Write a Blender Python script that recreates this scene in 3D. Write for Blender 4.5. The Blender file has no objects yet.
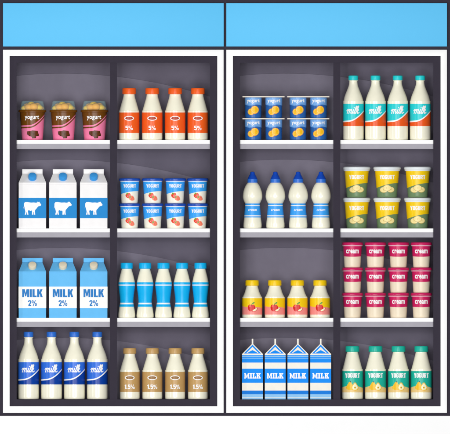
import bpy, bmesh, math
from math import sin, cos, pi, sqrt, radians

S = 0.005            # metres per measured unit; everything below is laid out in those units
scene = bpy.context.scene
COL = scene.collection

# ------------------------------------------------------------------ materials
def lin(h):
    h = h.lstrip('#')
    out = []
    for i in (0, 2, 4):
        c = int(h[i:i+2], 16) / 255
        out.append(c / 12.92 if c <= .04045 else ((c + .055) / 1.055) ** 2.4)
    return out

_m = {}
def mat(name, hexcol, rough=.42, spec=.3, k=1.0, coat=0.0, var=.03, alpha=1.0, bump=0.0):
    if name in _m: return _m[name]
    m = bpy.data.materials.new(name); m.use_nodes = True
    nt = m.node_tree; b = nt.nodes['Principled BSDF']
    c = [min(.93, v * k) for v in lin(hexcol)]
    tc = nt.nodes.new('ShaderNodeTexCoord')
    nz = nt.nodes.new('ShaderNodeTexNoise'); nz.inputs['Scale'].default_value = 22; nz.inputs['Detail'].default_value = 5
    nt.links.new(tc.outputs['Object'], nz.inputs['Vector'])
    rp = nt.nodes.new('ShaderNodeValToRGB')
    rp.color_ramp.elements[0].position = .3; rp.color_ramp.elements[1].position = .7
    rp.color_ramp.elements[0].color = [v * (1 - var) for v in c] + [1]
    rp.color_ramp.elements[1].color = [min(.95, v * (1 + var)) for v in c] + [1]
    nt.links.new(nz.outputs['Fac'], rp.inputs['Fac'])
    nt.links.new(rp.outputs['Color'], b.inputs['Base Color'])
    b.inputs['Roughness'].default_value = rough
    b.inputs['Specular IOR Level'].default_value = spec
    b.inputs['Coat Weight'].default_value = coat
    b.inputs['Coat Roughness'].default_value = .25
    b.inputs['Alpha'].default_value = alpha
    if bump:
        n2 = nt.nodes.new('ShaderNodeTexNoise'); n2.inputs['Scale'].default_value = 260
        nt.links.new(tc.outputs['Object'], n2.inputs['Vector'])
        bp = nt.nodes.new('ShaderNodeBump'); bp.inputs['Strength'].default_value = bump; bp.inputs['Distance'].default_value = .001
        nt.links.new(n2.outputs['Fac'], bp.inputs['Height']); nt.links.new(bp.outputs['Normal'], b.inputs['Normal'])
    _m[name] = m
    return m

KF = 1.0
DARK   = mat('charcoal_metal', '#38333f', .6, .06, k=.9)
BLUEH  = mat('sky_blue_panel', '#66ccff', .5, .12, k=.9, var=.004)
WHITE  = mat('white_enamel', '#ffffff', .4, .2, var=.01)
BACK   = mat('shaded_back_wall', '#5b5664', .6, .1, k=1.06)  # darker wall tone, with the shade under the shelves put into its colour
LIT_BACK  = mat('lit_back_wall', '#6c6775', .6, .1, k=1.08)  # lighter tone painted for the lit part of the same wall
SHW    = mat('white_shelf', '#ffffff', .4, .2, var=.01)
SHG    = mat('grey_shelf_edge', '#a29fa8', .45, .2)
PLAT   = mat('white_floor_paint', '#ffffff', .6, .1, var=.005)
CREAM  = mat('cream_glass', '#f9f3dd', .16, .4, k=1.0, coat=.3)
INK    = mat('white_ink', '#ffffff', .5, .2)
def gl(n, h): return mat(n, h, .28, .2, coat=.06)
CAPB   = gl('blue_cap', '#2f6fd0'); LABB = gl('royal_blue_label', '#3070dc'); NAVY = gl('navy_label', '#0a3f9e')
TEAL   = gl('turquoise_label', '#25d0d4'); RED = gl('vermilion_label', '#ec5a1c')
ORG    = gl('orange_label', '#f2601f'); BRICK = gl('brick_red_ink', '#b23a1a')
TAN    = gl('tan_label', '#c19a60'); BRN = gl('brown_ink', '#94682f')
CYAN   = gl('cyan_label', '#12b4f0')
CHOC   = gl('chocolate_label', '#70430f'); PINK = gl('pink_cup', '#f884ad'); DCHOC = gl('dark_chocolate_ink', '#3a1a08'); MCHOC = gl('milk_chocolate_ink', '#5f3010')
FRY    = mat('yellow_fruit', '#ffba2a', .4, .2, k=1.25); FRO = mat('apricot_fruit', '#f8a440', .4, .2, k=1.25)
DOME   = mat('clear_dome', '#c4f0ff', .1, .6, alpha=.13)
_nt = DOME.node_tree; _lw = _nt.nodes.new('ShaderNodeLayerWeight'); _lw.inputs['Blend'].default_value = .45   # clear plastic: denser at grazing angles
_mr = _nt.nodes.new('ShaderNodeMapRange'); _mr.inputs['To Min'].default_value = .05; _mr.inputs['To Max'].default_value = .5
_nt.links.new(_lw.outputs['Facing'], _mr.inputs['Value']); _nt.links.new(_mr.outputs['Result'], _nt.nodes['Principled BSDF'].inputs['Alpha'])
PAPER  = mat('white_carton_board', '#f4f2f2', .5, .08, bump=.05)
BAND   = mat('blue_carton_band', '#2389cf', .5, .08, bump=.05)
CAPL   = gl('light_blue_cap', '#3f9fe8'); LCART = mat('light_blue_carton_board', '#69bdf2', .5, .08, bump=.05)
CAPC   = gl('cream_cap', '#eadfc4'); WBAND = mat('white_carton_band', '#fdfaf3', .5, .08)
INKB   = mat('blue_ink', '#0c76c0', .5, .2)
LIDB   = gl('deep_blue_lid', '#1f4fb4'); CUPB = gl('azure_cup', '#3ba6f6'); CUPC = gl('cream_cup', '#f6f2e2')
STR    = gl('strawberry_red', '#e8432a'); STRP = gl('cut_strawberry', '#f58468'); LEAF = gl('leaf_green', '#6faa35')
FOIL   = gl('pale_foil_lid', '#f3eadb'); OYL = gl('pale_blue_cup', '#74a9e4'); OYD = gl('dark_blue_cup', '#2a62aa')
ORA    = gl('orange_peel', '#fda40f'); ORB = gl('orange_flesh', '#ffc31e')
SPB    = gl('cobalt_cap', '#1246b4'); SPL = gl('bright_blue_label', '#3ea4f4')
YEL    = gl('yellow_label', '#ffcd12'); SAL = gl('salmon_label', '#f48f88'); APR = gl('apple_red', '#d51a10'); APH = gl('apple_highlight', '#f06050'); GRE = gl('green_leaf_ink', '#4f9a2c')
CYEL   = gl('yellow_cap', '#ffcc12')
GBL    = mat('vivid_blue_carton', '#0f8cf2', .5, .08); GDK = mat('deep_blue_carton', '#0f78d8', .5, .08); GPA = mat('pale_blue_carton', '#8fc4ee', .5, .08); GCR = mat('ivory_carton', '#f1ece0', .5, .08)
LIDW   = gl('pale_grey_lid', '#e6ecef'); YGR = gl('olive_green_cup', '#6f8b64'); BAN = gl('banana_flesh', '#f3e09c'); BAND2 = gl('banana_core', '#d9bd6c'); 
MAG    = gl('magenta_lid', '#cc2160'); CRC = gl('beige_cup', '#eee0c6'); LPK = gl('pale_pink_rim', '#f6c8d6')
GTE    = gl('sea_green_label', '#1fb49e'); SND = gl('sand_label', '#ecca84'); PEA = gl('pear_yellow', '#f4bf24'); PEF = gl('pear_flesh', '#fbf2cc')

# ------------------------------------------------------------------ mesh builder (units of S)
def catmull(pts, n=6):
    out = []
    P = [pts[0]] + list(pts) + [pts[-1]]
    for i in range(1, len(P) - 2):
        p0, p1, p2, p3 = P[i-1], P[i], P[i+1], P[i+2]
        for k in range(n):
            t = k / n
            out.append(tuple(.5 * (2*b + (c-a)*t + (2*a-5*b+4*c-d)*t*t + (3*b-a-3*c+d)*t**3) for a, b, c, d in zip(p0, p1, p2, p3)))
    out.append(tuple(pts[-1]))
    return out

class Cyl:
    """front of a surface of revolution with radius profile [(r,z)...]"""
    def __init__(s, prof): s.p = sorted([(z, r) for r, z in prof])
    def r(s, z):
        p = s.p
        if z <= p[0][0]: return p[0][1]
        for (a, ra), (b, rb) in zip(p, p[1:]):
            if z <= b: return ra + (rb - ra) * (z - a) / max(1e-6, b - a)
        return p[-1][1]
    def y(s, x, z): r = s.r(z); return -sqrt(max(r*r - x*x, .0))
    def cuts(s, z):
        r = s.r(z); return [r * sin(radians(a)) for a in range(-80, 81, 5)]
class Flat:
    def __init__(s, y0): s.y0 = y0
    def y(s, x, z): return s.y0
    def cuts(s, z): return []

class MB:
    def __init__(s): s.v = []; s.f = []; s.mi = []; s.mats = []
    def m(s, mt):
        if mt not in s.mats: s.mats.append(mt)
        return s.mats.index(mt)
    def add(s, vs, fs, mt):
        o = len(s.v); i = s.m(mt)
        s.v += vs
        for f in fs: s.f.append([a + o for a in f]); s.mi.append(i)
        return s
    def lathe(s, prof, mt, n=72, c=(0, 0)):
        vs, fs = [], []
        for r, z in prof:
            for k in range(n):
                a = 2*pi*k/n; vs.append((c[0] + r*sin(a), c[1] - r*cos(a), z))
        for j in range(len(prof) - 1):
            for k in range(n):
                fs.append([j*n+k, j*n+(k+1) % n, (j+1)*n+(k+1) % n, (j+1)*n+k])
        fs.append(list(range(n))[::-1]); fs.append([(len(prof)-1)*n+k for k in range(n)])
        return s.add(vs, fs, mt)
    def band(s, cy, lo, hi, mt, eps=.12, n=96, mz=8):
        """full wrap-around printed band; lo / hi are heights as functions of sin(angle)"""
        f = lambda q: q if callable(q) else (lambda u: q)
        lo, hi = f(lo), f(hi)
        vs, fs = [], []
        for k in range(n):
            a = 2*pi*k/n; u = sin(a); z0, z1 = lo(u), hi(u); z1 = max(z1, z0 + .01)
            for j in range(mz + 1):
                z = z0 + (z1 - z0)*j/mz; r = cy.r(z) + eps
                vs.append((r*sin(a), -r*cos(a), z))
        w = mz + 1
        for k in range(n):
            for j in range(mz):
                q = (k+1) % n
                fs.append([k*w+j, q*w+j, q*w+j+1, k*w+j+1])
        return s.add(vs, fs, mt)
    def box(s, x0, x1, y0, y1, z0, z1, mt):
        vs = [(x, y, z) for z in (z0, z1) for y in (y0, y1) for x in (x0, x1)]
        return s.add(vs, [[0,2,3,1],[4,5,7,6],[0,1,5,4],[2,6,7,3],[0,4,6,2],[1,3,7,5]], mt)
    def ellipsoid(s, c, r, mt, nu=24, nv=14):
        vs, fs = [], []
        for j in range(nv + 1):
            t = pi*j/nv
            for k in range(nu):
                a = 2*pi*k/nu
                vs.append((c[0]+r[0]*sin(t)*cos(a), c[1]+r[1]*sin(t)*sin(a), c[2]+r[2]*cos(t)))
        for j in range(nv):
            for k in range(nu): fs.append([j*nu+k, (j+1)*nu+k, (j+1)*nu+(k+1) % nu, j*nu+(k+1) % nu])
        return s.add(vs, fs, mt)
    def _project(s, bm, surf, eps, mt):
        zs = [v.co.z for v in bm.verts]
        if not zs: return s
        x0, x1 = min(v.co.x for v in bm.verts), max(v.co.x for v in bm.verts)
        for c in surf.cuts((min(zs)+max(zs))/2):
            if x0 < c < x1:
                bmesh.ops.bisect_plane(bm, geom=bm.verts[:]+bm.edges[:]+bm.faces[:], plane_co=(c, 0, 0), plane_no=(1, 0, 0))
        bm.normal_update()
        for f in bm.faces:
            if f.normal.y > 0: f.normal_flip()
        bm.verts.index_update()
        vs = [(v.co.x, surf.y(v.co.x, v.co.z) - eps, v.co.z) for v in bm.verts]
        fs = [[v.index for v in f.verts] for f in bm.faces]
        bm.free()
        return s.add(vs, fs, mt)
    def decal(s, pts, surf, mt, eps=.3):
        bm = bmesh.new()
        f = bm.faces.new([bm.verts.new((x, 0, z)) for x, z in pts])
        f.normal_update()
        if f.normal.y > 0: f.normal_flip()
        bmesh.ops.triangulate(bm, faces=[f])
        return s._project(bm, surf, eps, mt)
    def ell(s, c, rx, rz, surf, mt, eps=.3, rot=0, n=28):
        ca, sa = cos(rot), sin(rot)
        return s.decal([(c[0]+rx*cos(2*pi*k/n)*ca-rz*sin(2*pi*k/n)*sa, c[1]+rx*cos(2*pi*k/n)*sa+rz*sin(2*pi*k/n)*ca) for k in range(n)], surf, mt, eps)
    def ribbon(s, pts, w, surf, mt, eps=.3, cap=True):
        """stroke of width w (number or per-point list)"""
        n = len(pts); W = w if isinstance(w, list) else [w]*n
        L, R = [], []
        for i, (x, z) in enumerate(pts):
            a, b = pts[max(0, i-1)], pts[min(n-1, i+1)]
            dx, dz = b[0]-a[0], b[1]-a[1]; d = sqrt(dx*dx+dz*dz) or 1
            nx, nz = -dz/d, dx/d
            L.append((x+nx*W[i]/2, z+nz*W[i]/2)); R.append((x-nx*W[i]/2, z-nz*W[i]/2))
        bm = bmesh.new()
        lv = [bm.verts.new((x, 0, z)) for x, z in L]; rv = [bm.verts.new((x, 0, z)) for x, z in R]
        for i in range(n-1): bm.faces.new([lv[i], lv[i+1], rv[i+1], rv[i]])
        s._project(bm, surf, eps, mt)
        if cap:
            s.ell(pts[0], W[0]/2, W[0]/2, surf, mt, eps+.012, n=12); s.ell(pts[-1], W[-1]/2, W[-1]/2, surf, mt, eps+.017, n=12)
        return s
    def text(s, body, cx, cz, w, h, surf, mt, eps=.3, bold=.02, shear=0):
        cu = bpy.data.curves.new('lettering', 'FONT'); cu.body = body; cu.offset = bold; cu.shear = shear
        cu.resolution_u = 4; cu.fill_mode = 'FRONT'
        if len(body) > 2: cu.space_character = 1.06
        ob = bpy.data.objects.new('lettering', cu)
        COL.objects.link(ob)
        me = bpy.data.meshes.new_from_object(ob.evaluated_get(bpy.context.evaluated_depsgraph_get()))
        bm = bmesh.new(); bm.from_mesh(me)
        xs = [v.co.x for v in bm.verts]; ys = [v.co.y for v in bm.verts]
        for v in bm.verts:
            x = cx + ((v.co.x-min(xs))/(max(xs)-min(xs)) - .5)*w; z = cz + ((v.co.y-min(ys))/(max(ys)-min(ys)) - .5)*h
            v.co = (x, 0, z)
        bpy.data.objects.remove(ob); bpy.data.curves.remove(cu); bpy.data.meshes.remove(me)
        return s._project(bm, surf, eps, mt)
    def build(s, name, parent=None, loc=(0, 0, 0), bevel=0, sharp=35):
        me = bpy.data.meshes.new(name)
        me.from_pydata([tuple(c*S for c in v) for v in s.v], [], s.f)
        for mt in s.mats: me.materials.append(mt)
        me.polygons.foreach_set('material_index', s.mi)
        bm = bmesh.new(); bm.from_mesh(me); bmesh.ops.remove_doubles(bm, verts=bm.verts, dist=1e-6)
        if bevel:
            eds = [e for e in bm.edges if len(e.link_faces) == 2 and e.calc_face_angle(0) > radians(25)]
            bmesh.ops.bevel(bm, geom=eds, offset=bevel*S, segments=2, affect='EDGES', profile=.5)
        bm.to_mesh(me); bm.free()
        me.polygons.foreach_set('use_smooth', [True]*len(me.polygons))
        me.set_sharp_from_angle(angle=radians(sharp))
        o = bpy.data.objects.new(name, me); COL.objects.link(o)
        if parent: o.parent = parent
        o.location = [c*S for c in loc]
        return o

def empty(name, loc=(0, 0, 0)):
    o = bpy.data.objects.new(name, None); o.empty_display_size = .05; COL.objects.link(o); o.location = loc; return o
def copy_tree(o, parent=None):
    c = o.copy(); COL.objects.link(c)
    if parent: c.parent = parent
    for ch in list(o.children): copy_tree(ch, c)
    return c
X = lambda px: (px - 225)*S
Z = lambda py: (416 - py)*S

# ------------------------------------------------------------------ lettering made of strokes
def script_milk(mb, cx, cz, w, h, surf, mt, eps=.3):
    st = [[(0,.62),(.13,.93),(.25,.85),(.23,.4),(.2,0)],
          [(.22,.42),(.38,.86),(.53,.95),(.61,.78),(.58,0)],
          [(.6,.42),(.76,.86),(.92,.95),(1.0,.78),(.96,.25),(1.02,.03),(1.14,.05),(1.3,.3),(1.4,.92)],
          [(1.41,.95),(1.37,.25),(1.43,.02),(1.55,.05),(1.72,.35)],
          [(1.7,.3),(1.93,1.1),(1.99,1.6),(1.9,1.75),(1.79,1.4),(1.75,.3),(1.81,.02),(1.93,.04),(2.08,.3)],
          [(2.06,.28),(2.29,1.1),(2.35,1.6),(2.26,1.75),(2.15,1.4),(2.11,0)],
          [(2.13,.5),(2.3,.88),(2.47,.95),(2.5,.76),(2.37,.58),(2.17,.5)],
          [(2.33,.54),(2.44,.12),(2.57,.0),(2.78,.25)]]
    sx, sz = w/3.2, h/1.75
    for i, q in enumerate(st):
        c = catmull(q, 5)
        mb.ribbon([(cx - w/2 + (x + .24*z)*sx, cz - h/2 + z*sz) for x, z in c], (.2*sz), surf, mt, eps + i*.03)
    mb.ell((cx - w/2 + (1.43+.33)*sx, cz - h/2 + 1.36*sz), .12*sz, .12*sz, surf, mt, eps)

GLYPH = {   # heavy condensed capitals: (advance, filled outlines, strokes (closed?, points))
 'M': (.86, [[(0,0),(.24,0),(.24,.6),(.36,.1),(.5,.1),(.62,.6),(.62,0),(.86,0),(.86,1),(.54,1),(.43,.52),(.32,1),(0,1)]], []),
 'I': (.28, [[(0,0),(.27,0),(.27,1),(0,1)]], []),
 'L': (.52, [[(0,0),(.52,0),(.52,.2),(.27,.2),(.27,1),(0,1)]], []),
 'K': (.68, [[(0,0),(.27,0),(.27,.3),(.32,.4),(.42,0),(.7,0),(.5,.58),(.68,1),(.41,1),(.27,.66),(.27,1),(0,1)]], []),
 'Y': (.64, [[(.2,0),(.46,0),(.46,.4),(.66,1),(.4,1),(.33,.66),(.26,1),(0,1),(.2,.4)]], []),
 'T': (.56, [[(.15,0),(.42,0),(.42,.8),(.57,.8),(.57,1),(0,1),(0,.8),(.15,.8)]], []),
 'O': (.62, [], [(.24,[(.12,.5),(.12,.22),(.16,.14),(.24,.11),(.38,.11),(.46,.14),(.5,.22),(.5,.5),(.5,.78),(.46,.86),(.38,.89),(.24,.89),(.16,.86),(.12,.78),(.12,.5)])]),
 'G': (.62, [], [(.23,[(.5,.68),(.5,.78),(.46,.86),(.38,.89),(.24,.89),(.16,.86),(.12,.78),(.12,.5),(.12,.22),(.16,.14),(.24,.11),(.38,.11),(.46,.14),(.5,.22),(.5,.45)]),(.16,[(.34,.46),(.58,.46)])]),
 'U': (.62, [], [(.24,[(.12,1),(.12,.5),(.12,.22),(.16,.14),(.24,.11),(.38,.11),(.46,.14),(.5,.22),(.5,.5),(.5,1)])]),
 'R': (.64, [[(0,0),(.25,0),(.25,1),(0,1)],[(.27,.42),(.44,.46),(.65,0),(.4,0)]], [(.19,[(.2,.9),(.4,.9),(.48,.87),(.52,.8),(.52,.6),(.48,.52),(.4,.49),(.2,.49)])]),
 '2': (.58, [], [(.21,[(.11,.66),(.11,.76),(.16,.86),(.24,.9),(.36,.9),(.44,.86),(.48,.76),(.46,.6),(.36,.42),(.2,.22),(.15,.12)]),(.2,[(.06,.1),(.57,.1)])]),
 '5': (.58, [], [(.19,[(.54,.9),(.12,.9)]),(.2,[(.12,.98),(.11,.5)]),(.2,[(.13,.56),(.26,.61),(.38,.6),(.46,.54),(.49,.42),(.49,.24),(.45,.14),(.36,.1),(.24,.1),(.14,.15),(.1,.26)])]),
 '1': (.36, [[(.12,0),(.37,0),(.37,1),(.18,1),(.12,.9),(0,.84),(0,.68),(.12,.72)]], []),
 '.': (.22, [[(0,0),(.2,0),(.2,.2),(0,.2)]], []),
 '%': (.92, [], [(.13,[(.07,.72),(.08,.88),(.18,.93),(.28,.88),(.29,.72),(.28,.58),(.18,.53),(.08,.58),(.07,.72)]),(.13,[(.63,.28),(.64,.42),(.74,.47),(.84,.42),(.85,.28),(.84,.12),(.74,.07),(.64,.12),(.63,.28)]),(.13,[(.25,0),(.67,1)])]),
}
def block(mb, txt, cx, cz, w, h, surf, mt, eps=.3, gap=.07):
    tot = sum(GLYPH[c][0] for c in txt) + gap*(len(txt)-1)
    sx = w/tot; x = 0; e = eps
    for c in txt:
        adv, polys, strokes = GLYPH[c]
        T = lambda a, b: (cx - w/2 + (x+a)*sx, cz - h/2 + b*h)
        for i, p in enumerate(polys): mb.decal([T(a, b) for a, b in p], surf, mt, e + .02*i)
        for i, (sw, p) in enumerate(strokes): mb.ribbon([T(a, b) for a, b in p], sw*(sx+h)/2, surf, mt, e + .05 + .03*i, cap=False)
        x += adv + gap

def slab_milk(mb, cx, cz, w, h, surf, mt, eps=.3):
    """heavy slab-serif capitals; each glyph is one polygon or a few staggered ones"""
    g = {'M': (1.25, [[(0,0),(.42,0),(.42,.18),(.36,.18),(.36,.62),(.56,.1),(.69,.1),(.89,.62),(.89,.18),(.83,.18),(.83,0),(1.25,0),(1.25,.18),(1.17,.18),(1.17,.82),(1.25,.82),(1.25,1),(.88,1),(.625,.4),(.37,1),(0,1),(0,.82),(.08,.82),(.08,.18),(0,.18)]]),
         'I': (.52, [[(0,0),(.52,0),(.52,.18),(.42,.18),(.42,.82),(.52,.82),(.52,1),(0,1),(0,.82),(.1,.82),(.1,.18),(0,.18)]]),
         'L': (.85, [[(0,0),(.85,0),(.85,.42),(.66,.42),(.62,.18),(.43,.18),(.43,.82),(.54,.82),(.54,1),(0,1),(0,.82),(.1,.82),(.1,.18),(0,.18)]]),
         'K': (1.05, [[(0,0),(.54,0),(.54,.18),(.43,.18),(.43,.38),(.5,.44),(.66,.18),(.58,.18),(.58,0),(1.05,0),(1.05,.18),(.97,.18),(.7,.6),(.88,.82),(1.0,.82),(1.0,1),(.56,1),(.56,.82),(.62,.82),(.43,.58),(.43,.82),(.54,.82),(.54,1),(0,1),(0,.82),(.1,.82),(.1,.18),(0,.18)]])}
    tot = sum(g[c][0] for c in 'MILK') + .24
    x = 0
    for c in 'MILK':
        for p in g[c][1]: mb.decal([(cx - w/2 + (x+a)*w/tot, cz - h/2 + b*h) for a, b in p], surf, mt, eps)
        x += g[c][0] + .08

# ------------------------------------------------------------------ shared product pieces
def cap_profile(r, z0, z1, b=.9):
    return [(r*.9, z0), (r, z0+.4), (r, z1-b), (r-.25*b, z1-.3*b), (r-b*.9, z1)]
def base_round(r): return [(r-1.3, 0), (r-.35, .3), (r, 1.1)]

def root(name): return empty(name)

def bottle_body(prof_top, r, parent):
    """prof_top: control points from the straight wall up to the neck"""
    prof = base_round(r) + [(r, 2.5)] + catmull(prof_top, 6)
    MB().lathe(prof, CREAM, 96).build('bottle_body', parent, sharp=60)
    return Cyl(prof)

# ---- milk bottles with a swoosh
def swoosh_bottle(name, r, H, capz, label, cols, capm, textz):
    t = root(name)
    lz0, lz1 = label
    cy = bottle_body([(r, 2.6), (r, lz1), (r-.1, lz1+1.6), (r-1.6, lz1+7.5), (r-4.2, lz1+14), (4.6, lz1+18.5), (4.15, capz-1.5), (4.15, capz)], r, t)
    MB().lathe(cap_profile(4.95, capz-.1, H), capm, 64).build('cap', t)
    MB().lathe([(4.2, capz-1.2), (4.75, capz-1.0), (4.75, capz-.5), (4.2, capz-.2)], CREAM, 64).build('neck_ring', t)
    mid = lambda u: lz0 + (lz1-lz0)*(.2 + .04*(u+1) + .125*max(0, u+.45)**2 * 1.55)
    m = MB(); m.band(cy, lz0, lambda u: mid(u)-.7, cols[1]); m.band(cy, lambda u: mid(u)+.7, lz1, cols[0]); m.band(cy, lambda u: mid(u)-.7, lambda u: mid(u)+.7, INK, .2)
    l = m.build('label', t, sharp=60)
    q = MB(); script_milk(q, .2, textz, 14.6, 7.4, cy, INK); q.build('lettering', l)
    return t
# ---- percent bottles
def percent_bottle(name, r, H, capz, label, colr, inner, capm, capr, neck, txt):
    t = root(name); lz0, lz1 = label
    cy = bottle_body([(r, 2.6), (r, lz1), (r-.25, lz1+1.2), (r-2.3, lz1+8.5), (neck+.5, capz-3.6), (neck, capz-.5), (neck, capz)], r, t)
    MB().lathe(cap_profile(capr, capz-.1, H), capm, 64).build('cap', t)
    m = MB(); m.band(cy, lz0, lz1, colr); l = m.build('label', t, sharp=60)
    ez = lz1 - 5.8
    e = MB(); e.ell((0, ez), 4.9, 2.35, cy, INK, .25); e.ell((0, ez), 3.9, 1.55, cy, inner, .35); e.build('oval_emblem', l)
    q = MB(); block(q, txt, 0, lz0 + 5.1, 7.4 if len(txt) == 2 else 10.0, 4.5, cy, INK, .25); q.build('lettering', l)
    return t

def cup_body(rt, rb, h, mt, parent, name='cup'):
    prof = [(rb-.5, 0), (rb, .5)] + [(rb + (rt-rb)*(z/h), z) for z in (2, h*.25, h*.5, h*.75, h)]
    MB().lathe(prof, mt, 80).build(name, parent, sharp=60)
    return Cyl(prof)

# ------------------------------------------------------------------ the product kinds
def choc_cup():
    t = root('dessert_cup')
    cy = cup_body(12.5, 10.4, 28, PINK, t)
    MB().lathe([(12.4, 27.6), (13.7, 27.8), (13.9, 28.4), (13.9, 29.6), (13.5, 30.2), (12.6, 30.2)], CHOC, 80).build('rim', t)
    b = lambda u: 14.5 + .5*(u+1) + 6.2*max(0, u+.3)**2
    m = MB(); m.band(cy, lambda u: min(27.4, b(u)), 27.6, CHOC); m.band(cy, lambda u: min(27.2, b(u)-3.0), lambda u: min(27.3, b(u)-1.5), CHOC)
    l = m.build('label', t, sharp=60)
    q = MB(); q.text('yogurt', -.5, 22.2, 14.4, 5.2, cy, INK, .28, .03); q.build('lettering', l)
    p = MB()
    for i, (x, z, w, a) in enumerate([(-2.6, 7.2, 5, .15), (2.2, 7.6, 5.6, -.1), (-.2, 5.0, 6.4, -.25), (3.6, 5.4, 4.6, .2), (1.4, 3.4, 3.6, .1)]):
        for dz, mm, e in ((0, DCHOC, 0), (.45, MCHOC, .04)):
            hw, hh = w*.6 - dz*.8, 1.75 - dz
            p.decal([(x+cos(a)*sx*hw-sin(a)*sz*hh, z+dz*.5+sin(a)*sx*hw+cos(a)*sz*hh) for sx, sz in ((-1,-.7),(-.7,-1),(.9,-1),(1,-.5),(.9,1),(-.9,1))], cy, mm, .25+.07*i+e)
    p.build('picture', l)
    f = MB()
    for x, y, z, r, mm in [(-7.5,-3.5,32,3.2,FRY),(-3.5,-5.5,33,4.1,FRO),(1.2,-6.2,33.4,4.4,FRO),(6,-4.5,32.6,3.6,FRY),(-1,-1,35.2,4,FRY),(4.2,0,34.2,4,FRO),(-5,1,34,3.6,FRO),(8,-1.5,32,2.8,FRO),(0,5,33.5,4.5,FRY),(-8,3,32,2.5,FRY),(7,4,32.5,3.2,FRO)]:
        f.ellipsoid((x*1.05, y, z-.4), (r*1.08, r*.9, r*.88), mm)
    f.build('fruit_filling', t, sharp=180)
    MB().lathe([(12.8, 30.1), (12.5, 30.9), (10.9, 38.2), (10.4, 38.9), (9.6, 39.2)], DOME, 80).build('clear_dome', t)
    return t

def carton_shell(m, w, d, zb, zt, ft, tw, td, ztop, body_mt, bands):
    """milk carton: stacked body bands, folded shoulders and top fin (w, d half widths)"""
    for (z0, z1, mm) in bands: m.box(-w, w, -d, d, z0, z1, mm)
    vs = [(-w,-d,zb),(w,-d,zb),(w,d,zb),(-w,d,zb),(-tw,-td,zt),(tw,-td,zt),(tw,td,zt),(-tw,td,zt)]
    m.add(vs, [[0,1,5,4],[1,2,6,5],[2,3,7,6],[3,0,4,7],[4,5,6,7],[3,2,1,0]], body_mt)
    m.box(-tw-.15, tw+.15, -1.1, 1.1, zt-.2, ztop, body_mt)
def spout(t, mm, zc, yc, tilt):
    m = MB(); m.lathe([(3.9, -.4), (4.1, 0), (4.1, 4.2), (3.85, 4.7), (3.3, 4.9)], mm, 48)
    o = m.build('cap', t, (0, yc, zc)); o.rotation_euler.x = tilt
    return o
def cow_carton():
    t = root('milk_carton'); w, d = 13.7, 12
    MBx = MB(); carton_shell(MBx, w, d, 45.9, 54.7, 0, 10, 2.6, 59.3, PAPER, [(0, 45.9, PAPER)]); MBx.build('carton_body', t, bevel=.25)
    MB().box(-w-.05, w+.05, -d-.05, d+.05, 44.0, 44.25, mat('crease_grey', '#dcd8da', .5, .2)).build('crease', t)
    spout(t, CAPL, 49.9, -7.2, radians(43))
    l = MB().box(-w-.12, w+.12, -d-.12, d+.12, 10.2, 30.6, BAND).build('label', t)
    pts = [(0,10),(6,1),(20,0),(45,4),(62,3),(75,5),(84,3),(86,-3),(90,1),(97,-2),(99,4),(108,16),(107,22),(100,25),(92,26),(84,34),(76,44),(70,50),(69,62),(71,79),(63,79),(61,62),(58.5,60),(59,79),(50,79),(51,60),(47,52),(42,56),(36,53),(28,50),(25,58),(28,79),(20,79),(17,64),(15.5,62),(14,79),(5,79),(9,62),(7,50),(4,40),(3,26),(-1,40),(-3,39),(0,24)]
    q = MB(); q.decal([((x-53)*17.2/108, 20.4 + (38-y)*12.8/80) for x, y in pts], Flat(-d-.12), INK, .12); q.build('picture', l)
    return t
def two_percent_carton():
    t = root('milk_carton'); w, d = 13.7, 12
    m = MB(); carton_shell(m, w, d, 46.5, 55.6, 0, 10, 2.6, 60, LCART, [(0, 46.5, LCART)]); m.build('carton_body', t, bevel=.25)
    MB().box(-w-.05, w+.05, -d-.05, d+.05, 44.9, 45.2, mat('crease_blue', '#55a8e0', .5, .2)).build('crease', t)
    spout(t, CAPC, 50.3, -7.2, radians(43))
    l = MB().box(-w-.12, w+.12, -d-.12, d+.12, 9.9, 31.3, WBAND).build('label', t)
    q = MB(); block(q, 'MILK', 0, 24.8, 20.4, 8.0, Flat(-d-.12), INKB, .12); block(q, '2%', 0, 14.8, 8.8, 6.0, Flat(-d-.12), INKB, .12); q.build('lettering', l)
    return t
def gable_carton():
    t = root('gable_milk_carton'); w, d = 10.4, 10.4
    m = MB()
    for z0, z1, mm in [(0,1.4,GPA),(1.4,2.0,GCR),(2.0,3.6,GPA),(3.6,5.2,GPA),(5.2,8.8,GDK),(8.8,16.6,GCR),(16.6,30.7,GBL),(30.7,36.8,GCR),(36.8,40.8,GBL),(40.8,41.5,GPA),(41.5,42.5,GBL),(42.5,43.2,GPA),(43.2,44.2,GBL),(44.2,45.4,GCR)]:
        m.box(-w, w, -d, d, z0, z1, mm)
    a = 56
    m.add([(-w,-d,45.4),(w,-d,45.4),(0,-d+2.2,a),(-w,d,45.4),(w,d,45.4),(0,d-2.2,a)], [[0,1,2],[4,3,5],[0,2,5,3],[1,4,5,2],[0,3,4,1]], GCR)
    m.box(-.75, .75, -d+2.3, d-2.3, a-1, 60.7, GCR)
    m.build('carton_body', t, sharp=20)
    class Sl:
        def y(s, x, z): return -d + 2.2*(z-45.4)/(a-45.4)
        def cuts(s, z): return []
    f = MB(); sl = Sl()
    f.decal([(-8.6, 45.9), (8.6, 45.9), (0, 54.7)], sl, GBL, .12)
    f.decal([(-6.2, 46.3), (6.2, 46.3), (0, 52.6)], sl, GCR, .2)
    f.decal([(-6.0, 45.9), (6.0, 45.9), (3.2, 47.7), (1.0, 48.8), (0, 49.3), (-1.0, 48.8), (-3.2, 47.7)], sl, GBL, .26)
    f.build('gable_print', t)
    q = MB(); slab_milk(q, 0, 23.6, 16.6, 5.4, Flat(-d), INK, .15); q.build('lettering', t)
    return t
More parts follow.
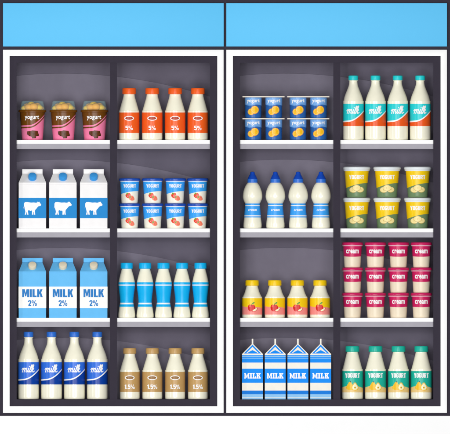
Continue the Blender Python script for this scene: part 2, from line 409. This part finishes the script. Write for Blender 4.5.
def strawberry_cup():
    t = root('yogurt_cup')
    cy = cup_body(9.6, 8.1, 22.6, CUPC, t)
    MB().lathe([(9.7, 22.3), (10.6, 22.5), (10.7, 23.1), (10.7, 24.4), (10.3, 24.9), (9.2, 25.1)], LIDB, 80).build('lid', t)
    b = lambda u: 8.4 + 3.0*(u+1) - .75*(u+1)**2 + .8
    m = MB(); m.band(cy, b, 21.6, CUPB); m.band(cy, 21.6, 22.4, INK); l = m.build('label', t, sharp=60)
    q = MB(); block(q, 'YOGURT', 0, 17.4, 12.6, 3.4, cy, INK, .25); q.build('lettering', l)
    def berry(p, cx, cz, s, a, mm, e):
        o = [(0,-3.1),(1.3,-2.3),(2.4,-.6),(2.7,1.0),(2.0,2.2),(.8,2.6),(0,2.4),(-.8,2.6),(-2.0,2.2),(-2.7,1.0),(-2.4,-.6),(-1.3,-2.3)]
        R = lambda x, z: (cx+s*(x*cos(a)-z*sin(a)), cz+s*(x*sin(a)+z*cos(a)))
        p.decal([R(x, z) for x, z in o], cy, mm, e)
        p.decal([R(x, z) for x, z in [(-1.6,2.1),(-.6,2.0),(0,1.4),(.6,2.0),(1.6,2.1),(.8,2.7),(.25,3.3),(-.25,3.3),(-.8,2.7)]], cy, LEAF, e+.06)
        for x, z in ((-1,-.2),(.9,.1),(0,-1.4),(-.2,.5),(1.3,-.9)): p.ell(R(x, z), .22, .3, cy, FOIL if mm is STR else STR, e+.05, n=8)
    p = MB(); berry(p, -1.3, 7.6, 1.0, .5, STR, .26); berry(p, 2.3, 4.9, .95, 1.0, STRP, .42); p.build('picture', l)
    return t
def banded_bottle():
    t = root('drinking_yogurt_bottle')
    prof = [(7.4, 0), (8.3, .3)] + catmull([(8.6, 1.2), (8.5, 4), (7.6, 10), (6.6, 15), (6.55, 17), (7.0, 22), (7.9, 29), (8.35, 34), (8.2, 36), (7.0, 41.5), (5.5, 47), (5.0, 49), (5.0, 49.4)], 5)
    MB().lathe(prof, CREAM, 96).build('bottle_body', t, sharp=60); cy = Cyl(prof)
    MB().lathe(cap_profile(6.15, 49.1, 55.3), CYAN, 64).build('cap', t)
    m = MB(); m.band(cy, 11.2, 13.6, CYAN); m.band(cy, 13.6, 15.2, INK); m.band(cy, 15.2, 32.3, CYAN, mz=20); m.band(cy, 32.3, 33.4, INK); m.band(cy, 33.4, 35.7, CYAN)
    m.build('label', t, sharp=60)
    return t
def twin_orange():
    t = root('twin_yogurt_pack')
    for cx in (-10.3, 10.3):
        prof = [(7.6, 0), (8.2, .5), (8.25, 3), (8.4, 20.6)]
        e = MB(); e.lathe(prof, OYD, 72); c = e.build('cup', t, (cx, 0, 0)); cy = Cyl(prof)
        m = MB(); m.band(cy, lambda u: 12.9 + .8*sin(u*3.2) - .6*u, 20.4, OYL); l = m.build('label', c, sharp=60)
        m2 = MB(); m2.text('yogurt', 0, 16.8, 13, 4.6, cy, INK, .28, .035)
        for x, z, r, ee in ((-2.2, 6.2, 3.3, .26), (1.6, 8.2, 4.0, .44)):
            m2.ell((x, z), r, r, cy, ORA, ee); m2.ell((x, z), r*.84, r*.84, cy, mat('orange_pith', '#ffe08a', .4, .3), ee+.04); m2.ell((x, z), r*.76, r*.76, cy, ORB, ee+.08)
            for k in range(8):
                a = 2*pi*k/8+.2; m2.ribbon([(x+.15*r*cos(a), z+.15*r*sin(a)), (x+.7*r*cos(a), z+.7*r*sin(a))], .22, cy, ORA, ee+.11, cap=False)
        m2.build('printed_motif', c)
    m = MB(); m.box(-21.1, 21.1, -9.6, 9.6, 20.7, 21.8, FOIL); m.build('foil_lid', t, bevel=.3)
    return t
def sport_bottle():
    t = root('squeeze_bottle')
    prof = [(7.6, 0), (8.8, .4)] + catmull([(9.2, 1.6), (9.15, 5), (8.5, 10.5), (8.2, 14), (7.6, 21), (7.4, 24.6), (8.0, 26), (9.5, 29.5), (9.85, 33), (9.0, 38), (6.9, 43), (5.0, 45.6), (4.8, 46)], 5)
    MB().lathe(prof, CREAM, 96).build('bottle_body', t, sharp=60); cy = Cyl(prof)
    c = MB().lathe([(4.6, 45.6), (5.1, 45.9), (5.1, 49.2), (4.7, 49.7)], CAPB, 64).build('cap', t)
    n = MB().lathe([(4.9, 49.6), (4.6, 50.4), (3.2, 53.2), (2.5, 54.2), (2.3, 55.6), (1.9, 56.6), (1.1, 56.9)], SPB, 64).build('nozzle', c)
    m = MB()
    for z0, z1, mm in [(11.0, 12.2, SPL), (12.2, 13.1, INK), (13.1, 22.5, SPL), (22.5, 23.3, INK), (23.3, 25, SPL)]: m.band(cy, z0, z1, mm)
    l = m.build('label', t, sharp=60)
    q = MB(); q.text('cream', 0, 18.4, 8.6, 2.1, cy, INK, .28, .02, .2); q.build('lettering', l)
    return t
def apple_bottle():
    t = root('apple_yogurt_bottle'); r = 10.1
    cy = bottle_body([(r, 2.6), (r, 19.7), (r-.3, 20.6), (r-2.4, 25), (6.3, 29.6), (5.75, 31.6), (5.75, 32.3)], r, t)
    MB().lathe(cap_profile(6.75, 32.1, 37.8), CYEL, 64).build('cap', t)
    b = lambda u: 11.2 - 1.7*(u+.2) + .9*sin(u*2.4)
    m = MB(); m.band(cy, 3.3, b, SAL); m.band(cy, b, 19.7, YEL); l = m.build('label', t, sharp=60)
    p = MB()
    o = [(0,-3.5),(1.2,-3.8),(2.6,-2.8),(3.6,-.8),(3.6,1.3),(2.5,2.9),(1.1,3.1),(0,2.5),(-1.1,3.1),(-2.5,2.9),(-3.6,1.3),(-3.6,-.8),(-2.6,-2.8),(-1.2,-3.8)]
    p.decal([(x-.6, z+10.2) for x, z in catmull(o, 4)], cy, APR, .26)
    p.ell((-2.2, 11.8), .9, 1.2, cy, APH, .32, -.4)
    p.decal([(-.4, 13.2), (.2, 15), (1.6, 15.9), (2.6, 15.9), (2.2, 14.6), (1.0, 13.9), (.3, 13.9)], cy, GRE, .34)
    p.ribbon([(-.5, 12.6), (-.3, 13.6), (.1, 14.6)], .5, cy, DCHOC, .3)
    p.decal(catmull([(.2, 7.6), (1.6, 6.8), (3.4, 7.2), (4.8, 8.8), (5.2, 10.2), (4.0, 9.6), (2.2, 8.6), (.2, 7.6)], 4)[:-1], cy, PEF, .4)
    p.ribbon([(.2, 7.5), (1.6, 6.6), (3.5, 6.9), (5.0, 8.7), (5.3, 10.2)], .4, cy, APR, .46, cap=False)
    p.build('picture', l)
    return t
def banana_cup():
    t = root('yogurt_cup')
    cy = cup_body(12.1, 9.8, 27, YGR, t)
    MB().lathe([(12.2, 26.3), (13.2, 26.5), (13.0, 27.4), (13.8, 28.6), (13.8, 29.8), (13.2, 30.6), (11.6, 30.9)], LIDW, 80).build('lid', t)
    b = lambda u: 9.4 + 4.6*(u+1) - 1.0*(u+1)**2
    m = MB(); m.band(cy, b, 26.5, YEL); l = m.build('label', t, sharp=60)
    q = MB(); block(q, 'YOGURT', 0, 20.4, 15, 4.3, cy, INK, .25); q.build('lettering', l)
    p = MB()
    for x, z, rx, rz, e in ((-3.4, 7.6, 3.9, 2.9, .26), (3.6, 7.8, 3.7, 2.9, .34), (0, 9.4, 4.3, 3.0, .42)):
        p.ell((x, z), rx, rz, cy, mat('banana_edge', '#c9ad62', .3, .35), e); p.ell((x, z+.15), rx-.35, rz-.3, cy, BAN, e+.04)
        for a in (0, 2.1, 4.2): p.ell((x+.9*cos(a), z+.15+.6*sin(a)), .4, .28, cy, BAND2, e+.07, a, 10)
    p.build('picture', l)
    return t
def cream_cup():
    t = root('cream_cup')
    cy = cup_body(9.4, 8.0, 22.2, CRC, t)
    MB().lathe([(9.6, 22.4), (10.6, 22.5), (10.75, 23.0), (10.6, 24.4), (10.1, 25.0), (9.2, 25.15)], MAG, 80).build('lid', t)
    MB().lathe([(9.4, 21.2), (10.3, 21.4), (10.4, 22.1), (9.6, 22.45)], LPK, 80).build('rim', t)
    m = MB(); m.band(cy, lambda u: 10.7 + .5*u*u, 21.3, MAG); l = m.build('label', t, sharp=60)
    q = MB(); q.text('cream', 0, 16.0, 12.8, 4.0, cy, INK, .28, .035); q.build('lettering', l)
    return t
def pear_bottle():
    t = root('pear_yogurt_bottle'); r = 10.5
    cy = bottle_body([(r, 2.6), (r, 28.3), (r-.3, 29.4), (r-2.2, 36.5), (6.4, 44), (5.7, 46.8), (5.7, 47.6)], r, t)
    MB().lathe(cap_profile(7.0, 47.4, 53.4), GTE, 64).build('cap', t)
    b = lambda u: 13.8 - 2.2*u*u - .3*u
    m = MB(); m.band(cy, 7.0, b, SND); m.band(cy, b, 28.3, GTE); l = m.build('label', t, sharp=60)
    q = MB(); block(q, 'YOGURT', 0, 24.0, 14.6, 4.7, cy, INK, .25); q.build('lettering', l)
    p = MB()
    pear = lambda cx, cz, s: [(cx+s*x, cz+s*z) for x, z in catmull([(0,-3),(1.9,-2.6),(2.8,-1),(2.4,.8),(1.4,2.2),(1.0,3.2),(0,3.7),(-1.0,3.2),(-1.4,2.2),(-2.4,.8),(-2.8,-1),(-1.9,-2.6),(0,-3)], 3)[:-1]]
    p.decal(pear(-2.4, 13.0, 1.25), cy, PEA, .26); p.ribbon([(-2.2, 17), (-1.7, 18.4)], .5, cy, DCHOC, .3)
    p.ell((-4.4, 11.8), 1.9, 1.9, cy, PEA, .22)
    p.decal(pear(2.6, 12.5, 1.2), cy, PEA, .4); p.decal(pear(2.6, 12.5, .95), cy, PEF, .46); p.ell((2.6, 11.8), .85, 1.1, cy, PEA, .52); p.ell((2.6, 11.8), .35, .6, cy, DCHOC, .56)
    p.build('picture', l)
    return t

# ------------------------------------------------------------------ fridges
def ring(m, o, i, y0, y1, mt):
    """rectangular frame between outer rect o and inner rect i (x0,x1,z0,z1)"""
    vs = []
    for y in (y0, y1):
        for (x0, x1, z0, z1) in (o, i): vs += [(x0,y,z0),(x1,y,z0),(x1,y,z1),(x0,y,z1)]
    fs = []
    for k in range(4):
        q = (k+1) % 4
        fs += [[k, q, 4+q, 4+k], [8+q, 8+k, 12+k, 12+q], [k, 8+k, 8+q, q], [4+q, 12+q, 12+k, 4+k]]
    m.add(vs, fs, mt)
SHELF = [140, 228.5, 318]; FLOOR = 399.5
def fridge(x_out, dx, label):
    """dx: shift of the measured layout; x_out: outer left / right edges"""
    t = empty('display_fridge', (X((x_out[0]+x_out[1])/2), 0, 0))
    t['label'] = label; t['category'] = 'fridge'; t['group'] = 'glass front dairy fridges'
    ox = (x_out[0]+x_out[1])/2
    R = lambda x0, x1, p0, p1: (x0-ox, x1-ox, 416-p1, 416-p0)     # measured rect -> local units
    D = dx
    m = MB(); ring(m, R(x_out[0], x_out[1], -1, 416), R(16.6+D, 210+D, 62.7, 399.5), 0, 118, DARK)
    a = R(x_out[0]+.2, x_out[1]-.2, -.8, 415.8); m.box(a[0], a[1], 112, 120, a[2], a[3], DARK)
    m.build('cabinet', t, bevel=0)
    a = R(3+D, 223.7+D, 3, 46.4); MB().box(a[0], a[1], -4, .5, a[2], a[3], BLUEH).build('header_panel', t, bevel=.25)
    m = MB(); ring(m, R(3+D, 223.6+D, 49.6, 413), R(9.6+D, 217.3+D, 55.9, 406.4), -3.4, .5, WHITE); m.build('door_frame', t, bevel=.2)
    a = R(110+D, 117+D, 62.0, 400); MB().box(a[0], a[1], 1, 12, a[2], a[3], DARK).build('divider', t)
    BY = 41
    a = R(16+D, 210.6+D, 62, 400); MB().box(a[0], a[1], BY, BY+4, a[2], a[3], BACK).build('back_panel', t)
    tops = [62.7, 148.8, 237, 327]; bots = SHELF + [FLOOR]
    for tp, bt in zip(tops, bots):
        f = lambda x: tp + 10.8 + .00105*(x-62)**2  # lower edge of the painted shade band under each shelf
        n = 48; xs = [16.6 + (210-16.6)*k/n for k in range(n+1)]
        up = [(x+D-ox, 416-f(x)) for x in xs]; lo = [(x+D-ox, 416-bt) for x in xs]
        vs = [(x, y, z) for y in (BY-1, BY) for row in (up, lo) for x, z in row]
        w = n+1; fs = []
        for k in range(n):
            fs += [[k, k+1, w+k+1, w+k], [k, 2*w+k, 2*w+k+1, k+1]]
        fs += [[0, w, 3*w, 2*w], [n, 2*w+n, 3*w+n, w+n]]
        MB().add(vs, fs, LIT_BACK).build('lit_wall_area', t)  # added plate for the lit wall; the wall left bare above reads as shade
    for sy in SHELF:
        a = R(16.6+D, 210+D, sy, sy+3.8); s = MB().box(a[0], a[1], 4, BY-1.2, a[2], a[3], SHW).build('shelf', t)
        a = R(16.6+D, 210+D, sy+3.8, sy+8.9); MB().box(a[0], a[1], 4.4, 7, a[2], a[3]-.02, SHG).build('shelf_rail', s)
    return t
fridge((-.8, 225.2), 0, 'left of two tall charcoal fridges, holding milk cartons and chocolate topped yogurt cups')
fridge((225.22, 450.8), 223.3, 'right of two tall charcoal fridges, holding gable milk cartons and pink cream cups')

# ------------------------------------------------------------------ stocking the shelves
ORD = {3: ['leftmost', 'middle', 'rightmost'], 4: ['leftmost', 'second from left', 'third from left', 'rightmost'], 5: ['leftmost', 'second from left', 'middle', 'fourth from left', 'rightmost'], 2: ['left', 'right']}
CNT = {2: 'two', 3: 'three', 4: 'four', 5: 'five'}
def stock(make, xs, base, rad, cat, group, desc, rows=1, pitch=0):
    proto = make(); first = True
    for r in range(rows):
        for i, px in enumerate(xs):
            o = proto if first else copy_tree(proto); first = False
            o.location = (X(px), (5 + rad)*S, (416 - base + pitch*r)*S + .0002)
            if rows > 1:
                lv = (['bottom', 'top'] if rows == 2 else ['bottom', 'middle', 'top'])[r]
                lab = '%s in the %s row, %s' % (desc, lv, {'leftmost': 'leftmost stack', 'rightmost': 'rightmost stack', 'left': 'left stack', 'right': 'right stack', 'middle': 'middle stack'}.get(ORD[len(xs)][i], ORD[len(xs)][i].replace(' from left', ' stack from left')))
            else:
                lab = '%s of %s %s' % (ORD[len(xs)][i], CNT[len(xs)], desc)
            assert 4 <= len(lab.split()) <= 16, (len(lab.split()), lab)
            o['label'] = lab; o['category'] = cat; o['group'] = group
C4L = [28.5, 51.5, 74.4, 97.3]; C3 = [32.4, 62.9, 93.7]; C4R = [129.1, 152.2, 175.1, 197.8]
# left fridge
stock(choc_cup, [32.4, 63.4, 94.5], 140, 13.9, 'yogurt cup', 'brown and pink dessert cups', 'brown and pink yogurt cups with clear domes of fruit')
stock(cow_carton, C3, 228.5, 12.2, 'milk carton', 'white cow milk cartons', 'white milk cartons with blue cow band and blue cap')
stock(two_percent_carton, C3, 318, 12.2, 'milk carton', 'light blue milk cartons', 'light blue milk cartons marked MILK 2% with cream cap')
stock(lambda: swoosh_bottle('milk_bottle', 10.4, 67.7, 62.5, (14.9, 37.3), (LABB, NAVY), CAPB, 31), C4L, FLOOR, 10.5, 'milk bottle', 'royal blue milk bottles', 'milk bottles with royal blue cap and navy swoosh label')
stock(lambda: percent_bottle('milk_bottle', 10.2, 52, 45.9, (7, 27.5), ORG, BRICK, ORG, 6.9, 5.6, '5%'), C4R, 140, 10.3, 'milk bottle', 'orange 5% bottles', 'milk bottles with orange cap and orange 5% label')
stock(strawberry_cup, [129.6, 152.6, 175.3, 197.8], 228.5, 10.7, 'yogurt cup', 'strawberry yogurt cups', 'blue lidded strawberry yogurt cup', 2, 25.2)
stock(banded_bottle, [126.7, 145.1, 163.5, 182, 200.5], 318, 8.6, 'yogurt bottle', 'cyan banded bottles', 'waisted cream bottles with cyan cap and plain cyan label')
stock(lambda: percent_bottle('milk_bottle', 10, 51.4, 45.6, (7.5, 27.5), TAN, BRN, TAN, 6.6, 5.3, '1.5%'), [129.7, 152.3, 175.1, 197.9], FLOOR, 10.1, 'milk bottle', 'tan 1.5% bottles', 'milk bottles with tan cap and tan 1.5% label')
# right fridge
stock(twin_orange, [263.5, 308.3], 140, 9.8, 'yogurt pack', 'orange yogurt twin packs', 'twin pack of blue orange yogurt cups', 2, 22)
stock(sport_bottle, [252.5, 275.4, 298.2, 321], 228.5, 9.9, 'squeeze bottle', 'cobalt nozzle bottles', 'cream squeeze bottles with pointed cobalt nozzle and blue label')
stock(apple_bottle, [252.1, 274.8, 297.4, 320], 318, 10.1, 'yogurt bottle', 'apple yogurt bottles', 'short bottles with yellow cap and red apple label')
stock(gable_carton, [252.5, 275.2, 297.9, 320.7], FLOOR, 10.4, 'milk carton', 'striped gable cartons', 'gable top cartons with blue and ivory MILK stripes')
stock(lambda: swoosh_bottle('milk_bottle', 10.4, 64.6, 60, (13.9, 36.2), (TEAL, RED), TEAL, 30.3), [353.3, 375.5, 397.7, 420.2], 140, 10.5, 'milk bottle', 'turquoise milk bottles', 'milk bottles with turquoise cap and vermilion swoosh label')
stock(banana_cup, [356.6, 387.1, 417.7], 228.5, 13.8, 'yogurt cup', 'banana yogurt cups', 'yellow and green banana yogurt cup', 2, 31.0)
stock(cream_cup, [352.4, 375.4, 398.5, 421.3], 318, 10.8, 'cream cup', 'magenta cream cups', 'magenta lidded beige cream cup', 3, 25.25)
stock(pear_bottle, [352.4, 375.5, 398.5, 421.3], FLOOR, 10.5, 'yogurt bottle', 'sea green pear bottles', 'yogurt bottles with sea green cap and pear label')

# ------------------------------------------------------------------ floor
f = MB().box(-420, 420, -14, 260, -120, -.05, PLAT).build('floor'); f['kind'] = 'structure'

# ------------------------------------------------------------------ light
w = bpy.data.worlds.new('World'); scene.world = w; w.use_nodes = True
w.node_tree.nodes['Background'].inputs['Color'].default_value = (1, 1, 1, 1)
w.node_tree.nodes['Background'].inputs['Strength'].default_value = .14
def lamp(name, loc, target, sx, sy, power):
    l = bpy.data.lights.new(name, 'AREA'); l.shape = 'RECTANGLE'; l.size = sx; l.size_y = sy; l.energy = power
    o = bpy.data.objects.new(name, l); COL.objects.link(o); o.location = loc
    import mathutils
    o.rotation_euler = (mathutils.Vector(target) - mathutils.Vector(loc)).to_track_quat('-Z', 'Y').to_euler()
    return o
lamp('key_softbox', (-3.4, -13.0, 1.15), (0, 0, 1.0), 4.0, 4.0, 620)
lamp('fill_softbox', (3.3, -13.0, .9), (0, 0, 1.0), 4.0, 4.0, 386)
lamp('upper_softbox', (-.4, -13.0, 4.0), (0, 0, 1.0), 4.0, 3.0, 250)
lamp('lower_softbox', (-.4, -13.0, -1.8), (0, 0, 1.0), 4.0, 3.0, 386)
lamp('side_strip_light', (-8.5, -6.4, 1.2), (0, 0, 1.0), 1.0, 4.0, 115)

# ------------------------------------------------------------------ camera
cd = bpy.data.cameras.new('camera'); cam = bpy.data.objects.new('camera', cd); COL.objects.link(cam)
cd.type = 'ORTHO'; cd.ortho_scale = 450*S; cd.clip_end = 100
cam.location = (0, -6, Z(217)); cam.rotation_euler = (pi/2, 0, 0)
scene.camera = cam
scene.render.engine = 'CYCLES'
vs = scene.view_settings
vs.view_transform = 'Standard'; vs.look = 'None'; vs.gamma = 1; vs.exposure = 0
